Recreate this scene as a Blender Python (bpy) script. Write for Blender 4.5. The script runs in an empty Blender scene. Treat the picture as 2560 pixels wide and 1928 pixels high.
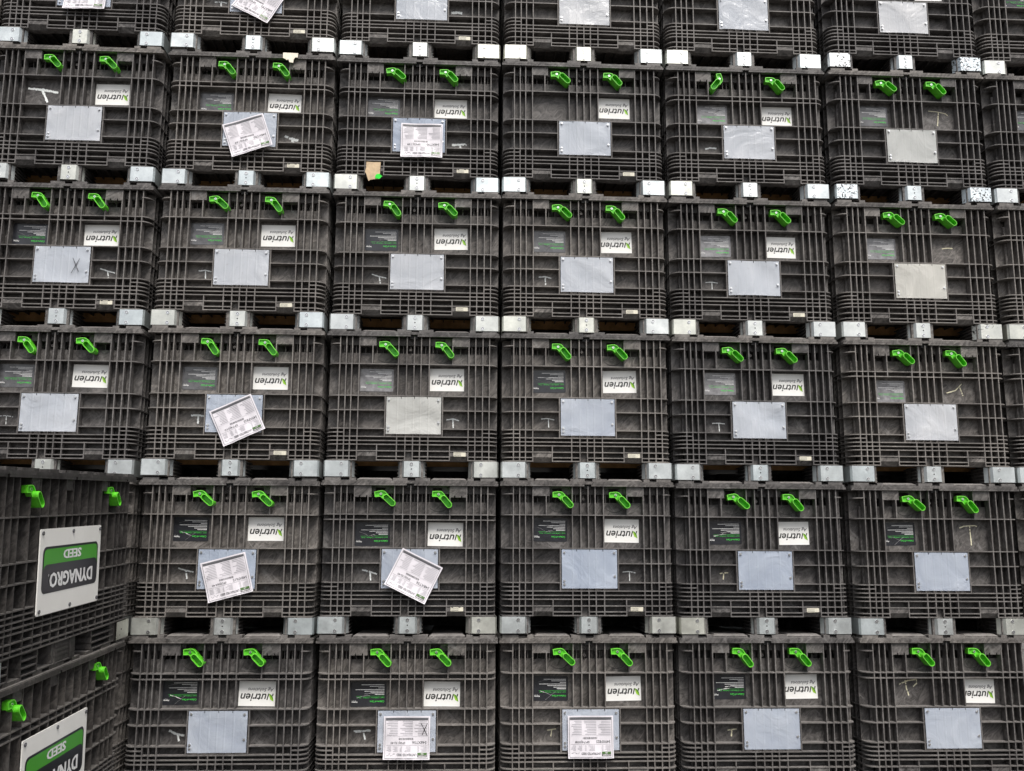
import bpy, math, random
from mathutils import Vector, Matrix

random.seed(7)
R = math.radians
scene = bpy.context.scene
col = scene.collection

# ------------------------------------------------------------------ camera
cam_d = bpy.data.cameras.new("camera")
cam_d.sensor_width = 36.0
cam_d.lens = 975.08 * 36.0 / 1024.0
cam_d.clip_end = 500
cam = bpy.data.objects.new("camera", cam_d)
col.objects.link(cam)
YAW, PITCH, ROLL = 0.054219, 0.174897, 0.003898
fwd = Vector((math.sin(YAW) * math.cos(PITCH), math.cos(YAW) * math.cos(PITCH), math.sin(PITCH)))
rt = Vector((math.cos(YAW), -math.sin(YAW), 0))
up = rt.cross(fwd)
rt2 = rt * math.cos(ROLL) + up * math.sin(ROLL)
up2 = up * math.cos(ROLL) - rt * math.sin(ROLL)
m = Matrix((rt2, up2, -fwd)).transposed().to_4x4()
m.translation = Vector((-0.8446, -6.3557, -0.5598))
cam.matrix_world = m
scene.camera = cam

# ------------------------------------------------------------------ sky, sun, exposure
SUN_EL, SUN_AZ = R(56), R(165)          # azimuth measured clockwise from +Y
w = bpy.data.worlds.new("World")
scene.world = w
w.use_nodes = True
nt = w.node_tree
bg = nt.nodes["Background"]
sky = nt.nodes.new("ShaderNodeTexSky")
sky.sky_type = 'NISHITA'
sky.sun_disc = False
sky.sun_elevation = SUN_EL
sky.sun_rotation = SUN_AZ
sky.dust_density = 4.0
hs = nt.nodes.new("ShaderNodeHueSaturation")
hs.inputs["Saturation"].default_value = 0.35
nt.links.new(sky.outputs[0], hs.inputs["Color"])
nt.links.new(hs.outputs[0], bg.inputs[0])
bg.inputs[1].default_value = 0.07

sd = bpy.data.lights.new("sun", 'SUN')
sd.energy = 1.5
sd.angle = R(28)
sd.color = (1.0, 0.95, 0.88)
sun = bpy.data.objects.new("sun", sd)
col.objects.link(sun)
sdir = Vector((math.sin(SUN_AZ) * math.cos(SUN_EL), math.cos(SUN_AZ) * math.cos(SUN_EL), math.sin(SUN_EL)))
sun.rotation_euler = sdir.to_track_quat('Z', 'Y').to_euler()
scene.view_settings.view_transform = 'Standard'
scene.view_settings.look = 'None'
scene.view_settings.gamma = 1.0
scene.view_settings.exposure = 1.2


# ------------------------------------------------------------------ materials
def new_mat(name):
    mt = bpy.data.materials.new(name)
    mt.use_nodes = True
    return mt, mt.node_tree, mt.node_tree.nodes["Principled BSDF"]


def noise(nt, vec, scale, detail=4, rough=0.6, dist=0.0):
    n = nt.nodes.new("ShaderNodeTexNoise")
    n.inputs["Scale"].default_value = scale
    n.inputs["Detail"].default_value = detail
    n.inputs["Roughness"].default_value = rough
    n.inputs["Distortion"].default_value = dist
    if vec: nt.links.new(vec, n.inputs["Vector"])
    return n


def ramp(nt, fac, stops):
    r = nt.nodes.new("ShaderNodeValToRGB")
    e = r.color_ramp.elements
    while len(e) > 1: e.remove(e[-1])
    e[0].position = stops[0][0]; e[0].color = stops[0][1]
    for p, c in stops[1:]:
        x = e.new(p); x.color = c
    nt.links.new(fac, r.inputs[0])
    return r


def g(v, a=None):
    return (v, v, v, 1) if a is None else (v, a[0], a[1], 1)


def mixc(nt, fac, a, b, mode='MIX'):
    n = nt.nodes.new("ShaderNodeMix")
    n.data_type = 'RGBA'; n.blend_type = mode
    for sock, v in ((n.inputs[0], fac), (n.inputs[6], a), (n.inputs[7], b)):
        if hasattr(v, "is_output") or isinstance(v, bpy.types.NodeSocket): nt.links.new(v, sock)
        else: sock.default_value = v
    return n.outputs[2]


def coords(nt):
    """object coordinates shifted per object, so copies do not repeat"""
    tc = nt.nodes.new("ShaderNodeTexCoord")
    oi = nt.nodes.new("ShaderNodeObjectInfo")
    mul = nt.nodes.new("ShaderNodeVectorMath"); mul.operation = 'SCALE'
    cmb = nt.nodes.new("ShaderNodeCombineXYZ")
    for i in range(3): nt.links.new(oi.outputs["Random"], cmb.inputs[i])
    nt.links.new(cmb.outputs[0], mul.inputs[0]); mul.inputs["Scale"].default_value = 37.0
    add = nt.nodes.new("ShaderNodeVectorMath"); add.operation = 'ADD'
    nt.links.new(tc.outputs["Object"], add.inputs[0]); nt.links.new(mul.outputs[0], add.inputs[1])
    return add.outputs[0], oi.outputs["Random"], tc.outputs["Object"]


def plastic_mat(name, dark, light, dust):
    mt, nt, b = new_mat(name)
    v, rnd, ob = coords(nt)
    mp = nt.nodes.new("ShaderNodeMapping")
    mp.vector_type = 'TEXTURE'
    mp.inputs["Rotation"].default_value = (0, R(42), 0)
    mp.inputs["Scale"].default_value = (1.0, 1.0, 2.2)
    nt.links.new(v, mp.inputs[0])
    n1 = noise(nt, mp.outputs[0], 17, 6, 0.68, 3.2)
    r1 = ramp(nt, n1.outputs[0], [(0.34, dark), (0.56, tuple(0.55 * a + 0.45 * c for a, c in zip(dark, light))), (0.74, light)])
    n2 = noise(nt, v, 3.1, 4, 0.6, 0.4)
    r2 = ramp(nt, n2.outputs[0], [(0.3, (0.62, 0.6, 0.6, 1)), (0.7, (1.3, 1.27, 1.24, 1))])
    c = mixc(nt, 1.0, r1.outputs[0], r2.outputs[0], 'MULTIPLY')
    # each bin weathered a little differently
    r3 = ramp(nt, rnd, [(0.0, (0.74, 0.74, 0.76, 1)), (1.0, (1.2, 1.17, 1.13, 1))])
    c = mixc(nt, 1.0, c, r3.outputs[0], 'MULTIPLY')
    # broad pale scrapes
    mp2 = nt.nodes.new("ShaderNodeMapping"); mp2.vector_type = 'TEXTURE'; mp2.inputs["Rotation"].default_value = (0, R(-35), 0); mp2.inputs["Scale"].default_value = (1, 1, 3)
    nt.links.new(v, mp2.inputs[0])
    n6 = noise(nt, mp2.outputs[0], 7, 6, 0.75, 2.4)
    r6 = ramp(nt, n6.outputs[0], [(0.55, g(0)), (0.68, g(0.55)), (0.8, g(0.2))])
    c = mixc(nt, r6.outputs[0], c, light)
    # scuffs and specks of pale dust
    n4 = noise(nt, v, 95, 3, 0.7)
    r4 = ramp(nt, n4.outputs[0], [(0.66, g(0)), (0.78, g(0.55))])
    c = mixc(nt, r4.outputs[0], c, dust)
    # dust settled on ledges that face the sky
    geo = nt.nodes.new("ShaderNodeNewGeometry")
    sx = nt.nodes.new("ShaderNodeSeparateXYZ"); nt.links.new(geo.outputs["True Normal"], sx.inputs[0])
    n5 = noise(nt, v, 14, 4, 0.7)
    mm = nt.nodes.new("ShaderNodeMath"); mm.operation = 'MULTIPLY'
    rr = ramp(nt, sx.outputs[2], [(0.6, g(0)), (0.9, g(0.75))])
    nt.links.new(rr.outputs[0], mm.inputs[0]); nt.links.new(n5.outputs[0], mm.inputs[1])
    c = mixc(nt, mm.outputs[0], c, dust)
    nt.links.new(c, b.inputs["Base Color"])
    rr2 = ramp(nt, n1.outputs[0], [(0.3, g(0.42)), (0.75, g(0.62))])
    nt.links.new(rr2.outputs[0], b.inputs["Roughness"])
    b.inputs["Specular IOR Level"].default_value = 0.28
    bp = nt.nodes.new("ShaderNodeBump"); bp.inputs["Strength"].default_value = 0.25; bp.inputs["Distance"].default_value = 0.004
    nt.links.new(n1.outputs[0], bp.inputs["Height"]); nt.links.new(bp.outputs[0], b.inputs["Normal"])
    return mt


PLASTIC = plastic_mat("black_plastic", (0.045, 0.0435, 0.0428, 1), (0.245, 0.237, 0.232, 1), (0.32, 0.305, 0.295, 1))
EDGE = plastic_mat("plastic_lit_front", (0.110, 0.107, 0.105, 1), (0.225, 0.218, 0.214, 1), (0.36, 0.345, 0.335, 1))  # rib fronts painted lighter, for the light the recesses lack
SHADEPLASTIC = plastic_mat("shaded_black_plastic", (0.026, 0.025, 0.025, 1), (0.12, 0.115, 0.112, 1), (0.24, 0.23, 0.22, 1))  # darker copy for the forward bins, their weaker side light painted in
SHADEFRONT = plastic_mat("shaded_plastic_lit_front", (0.07, 0.067, 0.065, 1), (0.16, 0.154, 0.15, 1), (0.26, 0.25, 0.24, 1))  # painted-light rib fronts of the forward bins, darkened the same way


def flat(name, c, rough=0.5, spec=0.5, metal=0.0, var=0.12, scale=20, bump=0.0):
    mt, nt, b = new_mat(name)
    v, rnd, ob = coords(nt)
    n = noise(nt, v, scale, 4, 0.6)
    lo = tuple(x * (1 - var) for x in c) + (1,)
    hi = tuple(min(1, x * (1 + var)) for x in c) + (1,)
    r = ramp(nt, n.outputs[0], [(0.3, lo), (0.7, hi)])
    nt.links.new(r.outputs[0], b.inputs["Base Color"])
    b.inputs["Roughness"].default_value = rough
    b.inputs["Metallic"].default_value = metal
    b.inputs["Specular IOR Level"].default_value = spec
    if bump:
        bp = nt.nodes.new("ShaderNodeBump"); bp.inputs["Strength"].default_value = bump; bp.inputs["Distance"].default_value = 0.004
        nt.links.new(n.outputs[0], bp.inputs["Height"]); nt.links.new(bp.outputs[0], b.inputs["Normal"])
    return mt


def zinc_mat(name, c, speck=0.0):
    mt, nt, b = new_mat(name)
    v, rnd, ob = coords(nt)
    vo = nt.nodes.new("ShaderNodeTexVoronoi"); vo.inputs["Scale"].default_value = 55
    nt.links.new(v, vo.inputs["Vector"])
    n = noise(nt, v, 9, 5, 0.65)
    r = ramp(nt, vo.outputs["Distance"], [(0.0, tuple(x * 0.93 for x in c) + (1,)), (0.6, tuple(c) + (1,))])
    r2 = ramp(nt, n.outputs[0], [(0.3, g(0.82)), (0.7, g(1.08))])
    cc = mixc(nt, 1.0, r.outputs[0], r2.outputs[0], 'MULTIPLY')
    r5 = ramp(nt, rnd, [(0.0, (0.92, 0.97, 1.0, 1)), (0.55, (1, 1, 1, 1)), (1.0, (1.0, 0.97, 0.88, 1))])
    cc = mixc(nt, 1.0, cc, r5.outputs[0], 'MULTIPLY')
    # scratches
    mp = nt.nodes.new("ShaderNodeMapping"); mp.inputs["Scale"].default_value = (3, 3, 40)
    mp.inputs["Rotation"].default_value = (0, R(12), 0)
    nt.links.new(v, mp.inputs[0])
    ns = noise(nt, mp.outputs[0], 7, 3, 0.7)
    rs = ramp(nt, ns.outputs[0], [(0.66, g(0)), (0.74, g(0.5))])
    cc = mixc(nt, rs.outputs[0], cc, tuple(x * 0.6 for x in c) + (1,))
    if speck:
        nb = noise(nt, v, 66, 3, 0.55, 0.6)
        rb = ramp(nt, nb.outputs[0], [(speck, g(0)), (speck + 0.012, g(1))])
        nb2 = noise(nt, v, 5, 2, 0.5)
        rb2 = ramp(nt, nb2.outputs[0], [(0.42, g(0)), (0.5, g(1))])
        f = mixc(nt, 1.0, rb.outputs[0], rb2.outputs[0], 'MULTIPLY')
        cc = mixc(nt, f, cc, (0.012, 0.012, 0.012, 1))
        inv = ramp(nt, f, [(0, g(1.0)), (1, g(0.0))])
        nt.links.new(inv.outputs[0], b.inputs["Metallic"])
    else:
        b.inputs["Metallic"].default_value = 0.8
    nt.links.new(cc, b.inputs["Base Color"])
    rr = ramp(nt, n.outputs[0], [(0.3, g(0.30)), (0.7, g(0.46))])
    nt.links.new(rr.outputs[0], b.inputs["Roughness"])
    return mt


ZINC = zinc_mat("galvanised_steel", (0.68, 0.705, 0.70))
ZINC_SPECK = zinc_mat("flaking_galvanised_steel", (0.76, 0.78, 0.78), 0.565)
STEEL = flat("screw_steel", (0.78, 0.78, 0.78), 0.28, metal=1.0)
DARK = flat("dark_hole", (0.012, 0.012, 0.012), 0.7)
GREENLIT = flat("lit_green_edge", (0.16, 0.60, 0.055), 0.4, 0.5, var=0.1, scale=30)  # latch rims: bright edge light painted as a paler green
GREEN = flat("green_plastic", (0.10, 0.52, 0.022), 0.36, 0.5, var=0.22, scale=45)
WOOD = flat("brown_wood", (0.66, 0.38, 0.17), 0.8, 0.2, var=0.3, scale=12)
WHITE = flat("sticker_white", (0.80, 0.80, 0.78), 0.35, 0.5, var=0.05, scale=9)
INK = flat("black_ink", (0.018, 0.018, 0.018), 0.4)
GREYINK = flat("grey_ink", (0.09, 0.09, 0.10), 0.5)
LGREY = flat("pale_grey_ink", (0.36, 0.35, 0.38), 0.5)
LEAF = flat("leaf_green_ink", (0.30, 0.55, 0.03), 0.4)
LEAFD = flat("dark_leaf_green_ink", (0.10, 0.27, 0.02), 0.4)
OLIVE = flat("olive_ink", (0.06, 0.13, 0.035), 0.4)
STICKDARK = flat("sticker_black", (0.020, 0.021, 0.026), 0.22, 0.6, var=0.25, scale=16, bump=0.5)
STICKHALFGLARE = flat("sticker_half_glare_grey", (0.085, 0.085, 0.09), 0.2, 0.7, var=0.4, scale=20, bump=0.6)  # black sticker with some sky glare put into its colour
STICKGLARECREASE = flat("sticker_glare_crease_grey", (0.19, 0.187, 0.195), 0.22, 0.8, var=0.45, scale=22, bump=0.6)  # black sticker under strong painted sky glare; also colours the creases
TXTWHITE = flat("white_ink", (0.80, 0.80, 0.80), 0.4)
TXTGREEN = flat("bright_green_ink", (0.05, 0.55, 0.06), 0.4)
CHALK = flat("white_chalk", (0.80, 0.83, 0.82), 0.95, 0.1, var=0.2, scale=160)
CHALKY = flat("yellow_chalk", (0.72, 0.68, 0.50), 0.95, 0.1, var=0.2, scale=160)
PAPER = flat("label_paper", (0.67, 0.645, 0.69), 0.42, 0.4, var=0.04, scale=12, bump=0.3)
TAGCOL = flat("cream_tag", (0.66, 0.63, 0.52), 0.5)
CARD = flat("torn_cardboard", (0.66, 0.50, 0.33), 0.9, 0.2, var=0.18, scale=30)
CARDW = flat("pale_torn_paper", (0.80, 0.74, 0.64), 0.9, 0.2, var=0.12, scale=40)
LIME = flat("bright_green_tape", (0.03, 0.80, 0.05), 0.5)
SIGNWHITE = flat("sign_white", (0.82, 0.81, 0.78), 0.4, 0.4, var=0.04, scale=5)
SIGNGREEN = flat("sign_green", (0.06, 0.32, 0.025), 0.35, 0.4, var=0.05, scale=5)
SIGNBLACK = flat("sign_black", (0.009, 0.010, 0.014), 0.3, 0.5)

# clear plates: translucent sheets over the ribs
def sheet_mat(name, lo, hi):
    mt, nt, b = new_mat(name)
    v, rnd, ob = coords(nt)
    n = noise(nt, v, 4.5, 4, 0.55, 0.9)
    r = ramp(nt, n.outputs[0], [(0.3, lo + (1,)), (0.7, hi + (1,))])
    r5 = ramp(nt, rnd, [(0.0, (0.88, 0.92, 0.97, 1)), (1.0, (1.06, 1.05, 1.03, 1))])
    cc = mixc(nt, 1.0, r.outputs[0], r5.outputs[0], 'MULTIPLY')
    n2 = noise(nt, v, 60, 4, 0.7)
    r2 = ramp(nt, n2.outputs[0], [(0.6, g(0)), (0.72, g(0.25))])
    cc = mixc(nt, r2.outputs[0], cc, (0.35, 0.34, 0.33, 1))
    nt.links.new(cc, b.inputs["Base Color"])
    rr = ramp(nt, n.outputs[0], [(0.35, g(0.12)), (0.65, g(0.3))])
    nt.links.new(rr.outputs[0], b.inputs["Roughness"])
    b.inputs["IOR"].default_value = 1.6
    bp = nt.nodes.new("ShaderNodeBump"); bp.inputs["Strength"].default_value = 0.5; bp.inputs["Distance"].default_value = 0.03
    nt.links.new(n.outputs[0], bp.inputs["Height"]); nt.links.new(bp.outputs[0], b.inputs["Normal"])
    tr = nt.nodes.new("ShaderNodeBsdfTransparent")
    mx = nt.nodes.new("ShaderNodeMixShader"); mx.inputs[0].default_value = 0.40
    nt.links.new(b.outputs[0], mx.inputs[1]); nt.links.new(tr.outputs[0], mx.inputs[2])
    nt.links.new(mx.outputs[0], nt.nodes["Material Output"].inputs[0])
    return mt


SHEETS = [sheet_mat("clear_blue_sheet", (0.51, 0.57, 0.69), (0.68, 0.74, 0.85)),
          sheet_mat("clear_pale_sheet", (0.66, 0.69, 0.75), (0.84, 0.86, 0.91)),
          sheet_mat("clear_cream_sheet", (0.68, 0.67, 0.63), (0.85, 0.84, 0.79))]
PLATE = SHEETS[0]

GROUND, nt, b = new_mat("gravel_ground")
tc = nt.nodes.new("ShaderNodeTexCoord")
n = noise(nt, tc.outputs["Object"], 18, 6, 0.7)
r = ramp(nt, n.outputs[0], [(0.3, (0.07, 0.069, 0.064, 1)), (0.7, (0.15, 0.145, 0.135, 1))])
nt.links.new(r.outputs[0], b.inputs["Base Color"]); b.inputs["Roughness"].default_value = 0.95


# ------------------------------------------------------------------ mesh builder
class MB:
    def __init__(s):
        s.v = []; s.f = []; s.m = []; s.mats = []

    def mi(s, mt):
        if mt not in s.mats: s.mats.append(mt)
        return s.mats.index(mt)

    def face(s, pts, mt):
        n = len(s.v); s.v += [tuple(p) for p in pts]
        s.f.append(tuple(range(n, n + len(pts)))); s.m.append(s.mi(mt))

    def box(s, x0, x1, y0, y1, z0, z1, mt=None, front=None):
        mt = mt or PLASTIC
        n = len(s.v)
        s.v += [(x0, y0, z0), (x1, y0, z0), (x1, y1, z0), (x0, y1, z0), (x0, y0, z1), (x1, y0, z1), (x1, y1, z1), (x0, y1, z1)]
        k = s.mi(mt); kf = s.mi(front) if front else k
        for i, q in enumerate(((0, 3, 2, 1), (4, 5, 6, 7), (0, 1, 5, 4), (1, 2, 6, 5), (2, 3, 7, 6), (3, 0, 4, 7))):
            s.f.append(tuple(n + a for a in q)); s.m.append(kf if i == 2 else k)

    def prism(s, poly, lift, mt, a, b, cap=True, side=None):
        """poly: CCW 2-D points as seen from outside; lift(p, d) -> 3-D; a outer, b inner depth"""
        N = len(poly)
        if cap: s.face([lift(p, a) for p in poly], mt)
        for i in range(N):
            p, q = poly[i], poly[(i + 1) % N]
            s.face([lift(p, b), lift(q, b), lift(q, a), lift(p, a)], side or mt)

    def build(s, name, parent=None, smooth=False):
        me = bpy.data.meshes.new(name)
        me.from_pydata(s.v, [], s.f)
        for mt in s.mats: me.materials.append(mt)
        me.polygons.foreach_set("material_index", s.m)
        if smooth: me.polygons.foreach_set("use_smooth", [True] * len(s.f))
        me.update()
        return me


def link(name, me, parent=None, loc=(0, 0, 0), rot=(0, 0, 0)):
    o = bpy.data.objects.new(name, me)
    col.objects.link(o)
    if parent: o.parent = parent
    o.location = loc; o.rotation_euler = rot
    return o


def front(p, d): return (p[0], d, p[1])              # plane facing -Y
def side(p, d): return (d, p[0], p[1])               # plane facing +X


def circle(cx, cy, r, n=12): return [(cx + r * math.cos(2 * math.pi * i / n), cy + r * math.sin(2 * math.pi * i / n)) for i in range(n)]


def rrect(x0, y0, x1, y1, r, n=4):
    out = []
    for cx, cy, a0 in ((x1 - r, y0 + r, -90), (x1 - r, y1 - r, 0), (x0 + r, y1 - r, 90), (x0 + r, y0 + r, 180)):
        for i in range(n + 1):
            a = R(a0 + 90 * i / n)
            out.append((cx + r * math.cos(a), cy + r * math.sin(a)))
    return out


_tcache = {}


def text(s, size=1.0, shear=0.0, off=0.0):
    key = (s, shear, off)
    if key not in _tcache:
        cu = bpy.data.curves.new("txt", 'FONT')
        cu.body = s; cu.shear = shear; cu.offset = off; cu.resolution_u = 2; cu.fill_mode = 'FRONT'
        o = bpy.data.objects.new("txt", cu)
        col.objects.link(o)
        bpy.context.view_layer.update()
        me = bpy.data.meshes.new_from_object(o)
        vs = [(q.co.x, q.co.y) for q in me.vertices]; fs = [tuple(p.vertices) for p in me.polygons]
        bpy.data.objects.remove(o); bpy.data.curves.remove(cu); bpy.data.meshes.remove(me)
        x0 = min(a for a, _ in vs); x1 = max(a for a, _ in vs); y0 = min(b_ for _, b_ in vs); y1 = max(b_ for _, b_ in vs)
        _tcache[key] = ([((a - x0) / (x1 - x0), (b_ - y0) / (y1 - y0)) for a, b_ in vs], fs)
    return _tcache[key]


def put_text(mb, s, x0, y0, x1, y1, tf, d, mt, shear=0.0, off=0.0):
    """fits the text's bounding box to the rectangle; tf maps local 2-D + depth to 3-D"""
    vs, fs = text(s, 1.0, shear, off)
    P = [(x0 + a * (x1 - x0), y0 + b_ * (y1 - y0)) for a, b_ in vs]
    n = len(mb.v); mb.v += [tf(p, d) for p in P]; k = mb.mi(mt)
    for f in fs:
        (ax, ay), (bx, by), (cx, cy) = P[f[0]], P[f[1]], P[f[2]]
        if (bx - ax) * (cy - ay) - (by - ay) * (cx - ax) < 0: f = f[::-1]
        mb.f.append(tuple(n + a for a in f)); mb.m.append(k)


def rect(mb, x0, y0, x1, y1, tf, d, mt):
    mb.face([tf(p, d) for p in ((x0, y0), (x1, y0), (x1, y1), (x0, y1))], mt)


# ------------------------------------------------------------------ the bin, sizes in metres; front face at y=0, base at z=0
HW, L, RC, IN = 0.558, 1.81, 0.062, 0.058
YS = L / 1.47
T = 0.0068


def corner_path(inset):
    """outline of the bin from the front left corner round the back to the front right corner"""
    pts = []
    r = RC
    for cx, cy, a0 in ((-HW + r, r, 270), (-HW + r, L - r, 180), (HW - r, L - r, 90), (HW - r, r, 0)):
        for i in range(6):
            a = R(a0 - 90 * i / 5)
            pts.append((cx + (r - inset) * math.cos(a), cy + (r - inset) * math.sin(a)))
    return pts


def crib(mb, z, t=T, only=None):
    """one horizontal rib round the corners, sides and back"""
    o, i = corner_path(0), corner_path(IN)
    for k in range(len(o) - 1):
        if only and k not in only: continue
        a, b_, c, d = o[k], o[k + 1], i[k + 1], i[k]
        z0, z1 = z - t / 2, z + t / 2
        mb.face([(*a, z1), (*d, z1), (*c, z1), (*b_, z1)], PLASTIC)
        mb.face([(*a, z0), (*b_, z0), (*c, z0), (*d, z0)], PLASTIC)
        mb.face([(*b_, z0), (*a, z0), (*a, z1), (*b_, z1)], EDGE)


VL = [-.484, -.443, -.405, -.357]
VR = [.366, .411, .459, .503]
VC = [-.100, -.045, .004, .050, .104]
SIDEV = [.075, .13, .185, .24, .335, .42, .50, .58, .66, .735, .81, .89, .97, 1.05, 1.135, 1.23, 1.285, 1.34, 1.395]
SIDEV = [y * YS for y in SIDEV]


def body_mesh(kind):
    mb = MB()
    XF = HW - RC
    def hb(z, segs=((-XF, XF),), t=T, y1=IN):
        for a, b_ in segs: mb.box(a, b_, 0, y1, z - t / 2, z + t / 2, PLASTIC, EDGE)
    def vb(x, z0, z1, y0=0.0005, y1=IN, t=T): mb.box(x - t / 2, x + t / 2, y0, y1, z0, z1, PLASTIC, EDGE)
    hs_ = [.176, .218, .243, .270, .323, .445, .542, .756]
    if kind == 'B': hs_.append(.722)
    for z in hs_:
        crib(mb, z)
        if z in (.323, .445): hb(z, ((-XF, -.18), (.196, XF)))
        else: hb(z)
    for z in (.116, .139):
        crib(mb, z)
        hb(z, ((-XF, -.357), (-.228, -.045), (.004, .246), (.366, XF)))
    crib(mb, .297); hb(.297, ((-XF, -.443), (.459, XF)))
    crib(mb, .892, only=[0, 1, 2, 3, 4, 18, 19, 20, 21, 22]); hb(.892, ((-XF, -.484), (.503, XF)))
    for x in VL + VR: vb(x, .113, .944)
    for x in VC:
        vb(x, .113, .272); vb(x, .54, .944); vb(x, .272, .54, .016)
    vb(-.180, .270, .545); vb(.196, .270, .545)
    mb.box(-.18, .196, .012, IN, .441, .448)
    for x in (-.27, .258):
        vb(x, .722 if kind == 'B' else .756, .885)
    for x in (-.228, .246): vb(x, .113, .218)
    # inner wall
    def inner(z0, z1, fy, extra=0.0):
        q = [(x, y) for x, y in corner_path(IN)]
        q = [(x, max(y, fy)) for x, y in q]
        n = len(q)
        for k in range(n):
            a, b_ = q[k], q[(k + 1) % n]
            mb.face([(*b_, z0), (*a, z0), (*a, z1), (*b_, z1)], PLASTIC)
        mb.face([(x, y, z1) for x, y in q][::-1], PLASTIC)
        mb.face([(x, y, z0) for x, y in q], PLASTIC)
    inner(.172, .839, IN)
    inner(.839, .944, .115)
    # skirt below, open underneath with cross ribs
    mb.box(-HW + IN, HW - IN, IN, IN + .012, .113, .172)
    mb.box(-HW + IN, HW - IN, L - IN - .012, L - IN, .113, .172)
    mb.box(-HW + IN, -HW + IN + .012, IN, L - IN, .113, .172)
    mb.box(HW - IN - .012, HW - IN, IN, L - IN, .113, .172)
    for k in range(14): 
        x = -.47 + k * .0725
        mb.box(x - .003, x + .003, .07, .34, .145, .172)
    # band under the rim with the latch openings, and the little webs under it
    for a, b_ in ((-.50, -.226), (-.163, .146), (.206, .50)): mb.box(a, b_, .05, .115, .893, .932)
    mb.box(-.50, .50, .05, .115, .932, .944)
    for x in (-.462, -.424, -.385, -.322, -.246, -.205, -.15, -.122, -.072, -.022, .028, .076, .126, .155, .205, .232, .31, .386, .436, .482):
        mb.box(x - .0028, x + .0028, .060, .115, .839, .893)
    # sloped webs either side of the tall ribs
    for x in VL[1:] + VC + VR[:-1]:
        mb.face([(x + .005, IN, .839), (x + .005, .115, .839), (x + .005, .115, .893)], PLASTIC)
        mb.face([(x + .005, IN, .839), (x + .005, .115, .893), (x + .005, .115, .839)], PLASTIC)
    # hinge pads
    for a, b_ in ((-.354, -.248), (.255, .366)):
        mb.box(a, b_, .003, .06, .880, .936, PLASTIC)
        mb.box(a + .002, b_ - .002, .001, .06, .936, .941, PLASTIC, EDGE)
        if kind == 'B':
            wd = (b_ - a)
            for f0, f1 in ((0, .26), (.32, .68), (.74, 1)): mb.box(a + f0 * wd, a + f1 * wd, .003, .06, .868, .880)
    # flat pads at the foot of the wall
    for a, b_ in ((-.354, -.231), (.249, .363)):
        mb.box(a, b_, .0045, IN, .1425, .170)
        if kind == 'B':
            for f in (.3, .7): mb.box(a + f * (b_ - a) - .006, a + f * (b_ - a) + .006, .002, .0047, .166, .1705, DARK)
        mb.prism([(a, .112), (b_, .112), (b_, .1425), (a, .1425)], lambda p, d: (p[0], d + (.026 if p[1] < .13 else .0), p[1]), PLASTIC, .004, .05)
    mb.box(-.0415, .0005, .03, IN, .113, .172)
    # screw bosses
    if kind == 'A':
        for z in (.921, .906, .862):
            mb.prism(circle(-.0225, z, .0085, 10), front, PLASTIC, .040, .06)
            mb.face([front(p, .0397) for p in circle(-.0225, z, .0045, 8)], DARK)
    # arc mark under the latches
    for cx in (-.185, .185):
        pts = [(cx + .075 * math.cos(R(a)), .852 + .075 * math.sin(R(a))) for a in range(222, 322, 10)]
        for p, q in zip(pts, pts[1:]):
            mb.face([(p[0], IN - .0006, p[1] - .0016), (q[0], IN - .0006, q[1] - .0016), (q[0], IN - .0006, q[1] + .0016), (p[0], IN - .0006, p[1] + .0016)], DARK)
    # long sides: upright ribs, upper pockets
    for y in SIDEV:
        for sx in (-1, 1):
            x0, x1 = (HW - IN, HW - .0004) if sx > 0 else (-HW + .0004, -HW + IN)
            mb.box(x0, x1, y - T / 2, y + T / 2, .113, .944)
    for y0, y1 in ((.335 * YS, .42 * YS), (.66 * YS, .735 * YS), (1.05 * YS, 1.135 * YS)):
        for sx in (-1, 1):
            x0, x1 = (HW - .02, HW - .004) if sx > 0 else (-HW + .004, -HW + .02)
            mb.box(x0, x1, y0 + .006, y1 - .006, .885, .944)
    # feet
    for xa, xb in ((-.548, -.385), (-.075, .078), (.388, .548)):
        for ya, yb in ((.012, .24), (.76, 1.05), (1.54, L - .012)):
            mb.box(xa, xb, ya, yb, .0, .114)
            for k in range(5):
                z = .008 + k * .023
                mb.box(xa - (.018 if xa > -.5 else .0), xb + (.018 if xb < .5 else .0), ya + .035, yb, z, z + .005)
    mb.box(-.50, .50, .80, .82, .0, .113)  # added crosswise panel, stops light from behind so the gap stays dark
    # slats of the feet seen on the long sides
    for ya, yb, n in ((.0, .30, 4), (.42, .60, 4), (.60, .98, 1), (1.26, 1.60, 4)):
        for sx in (-1, 1):
            x0, x1 = (.46, HW - .006) if sx > 0 else (-HW + .006, -.46)
            for k in range(n): mb.box(x0, x1, ya, yb, .002 + k * .0345, .009 + k * .0345, PLASTIC)
            for y in ([ya, yb - .007] if n > 1 else [ya + .19, yb - .007]): mb.box(x0, x1, y, y + .007, .0, .113, PLASTIC)
            xi = .44 if sx > 0 else -.45
            mb.box(xi, xi + .01, ya, yb, .0, .113)
    return mb.build("body")


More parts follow.
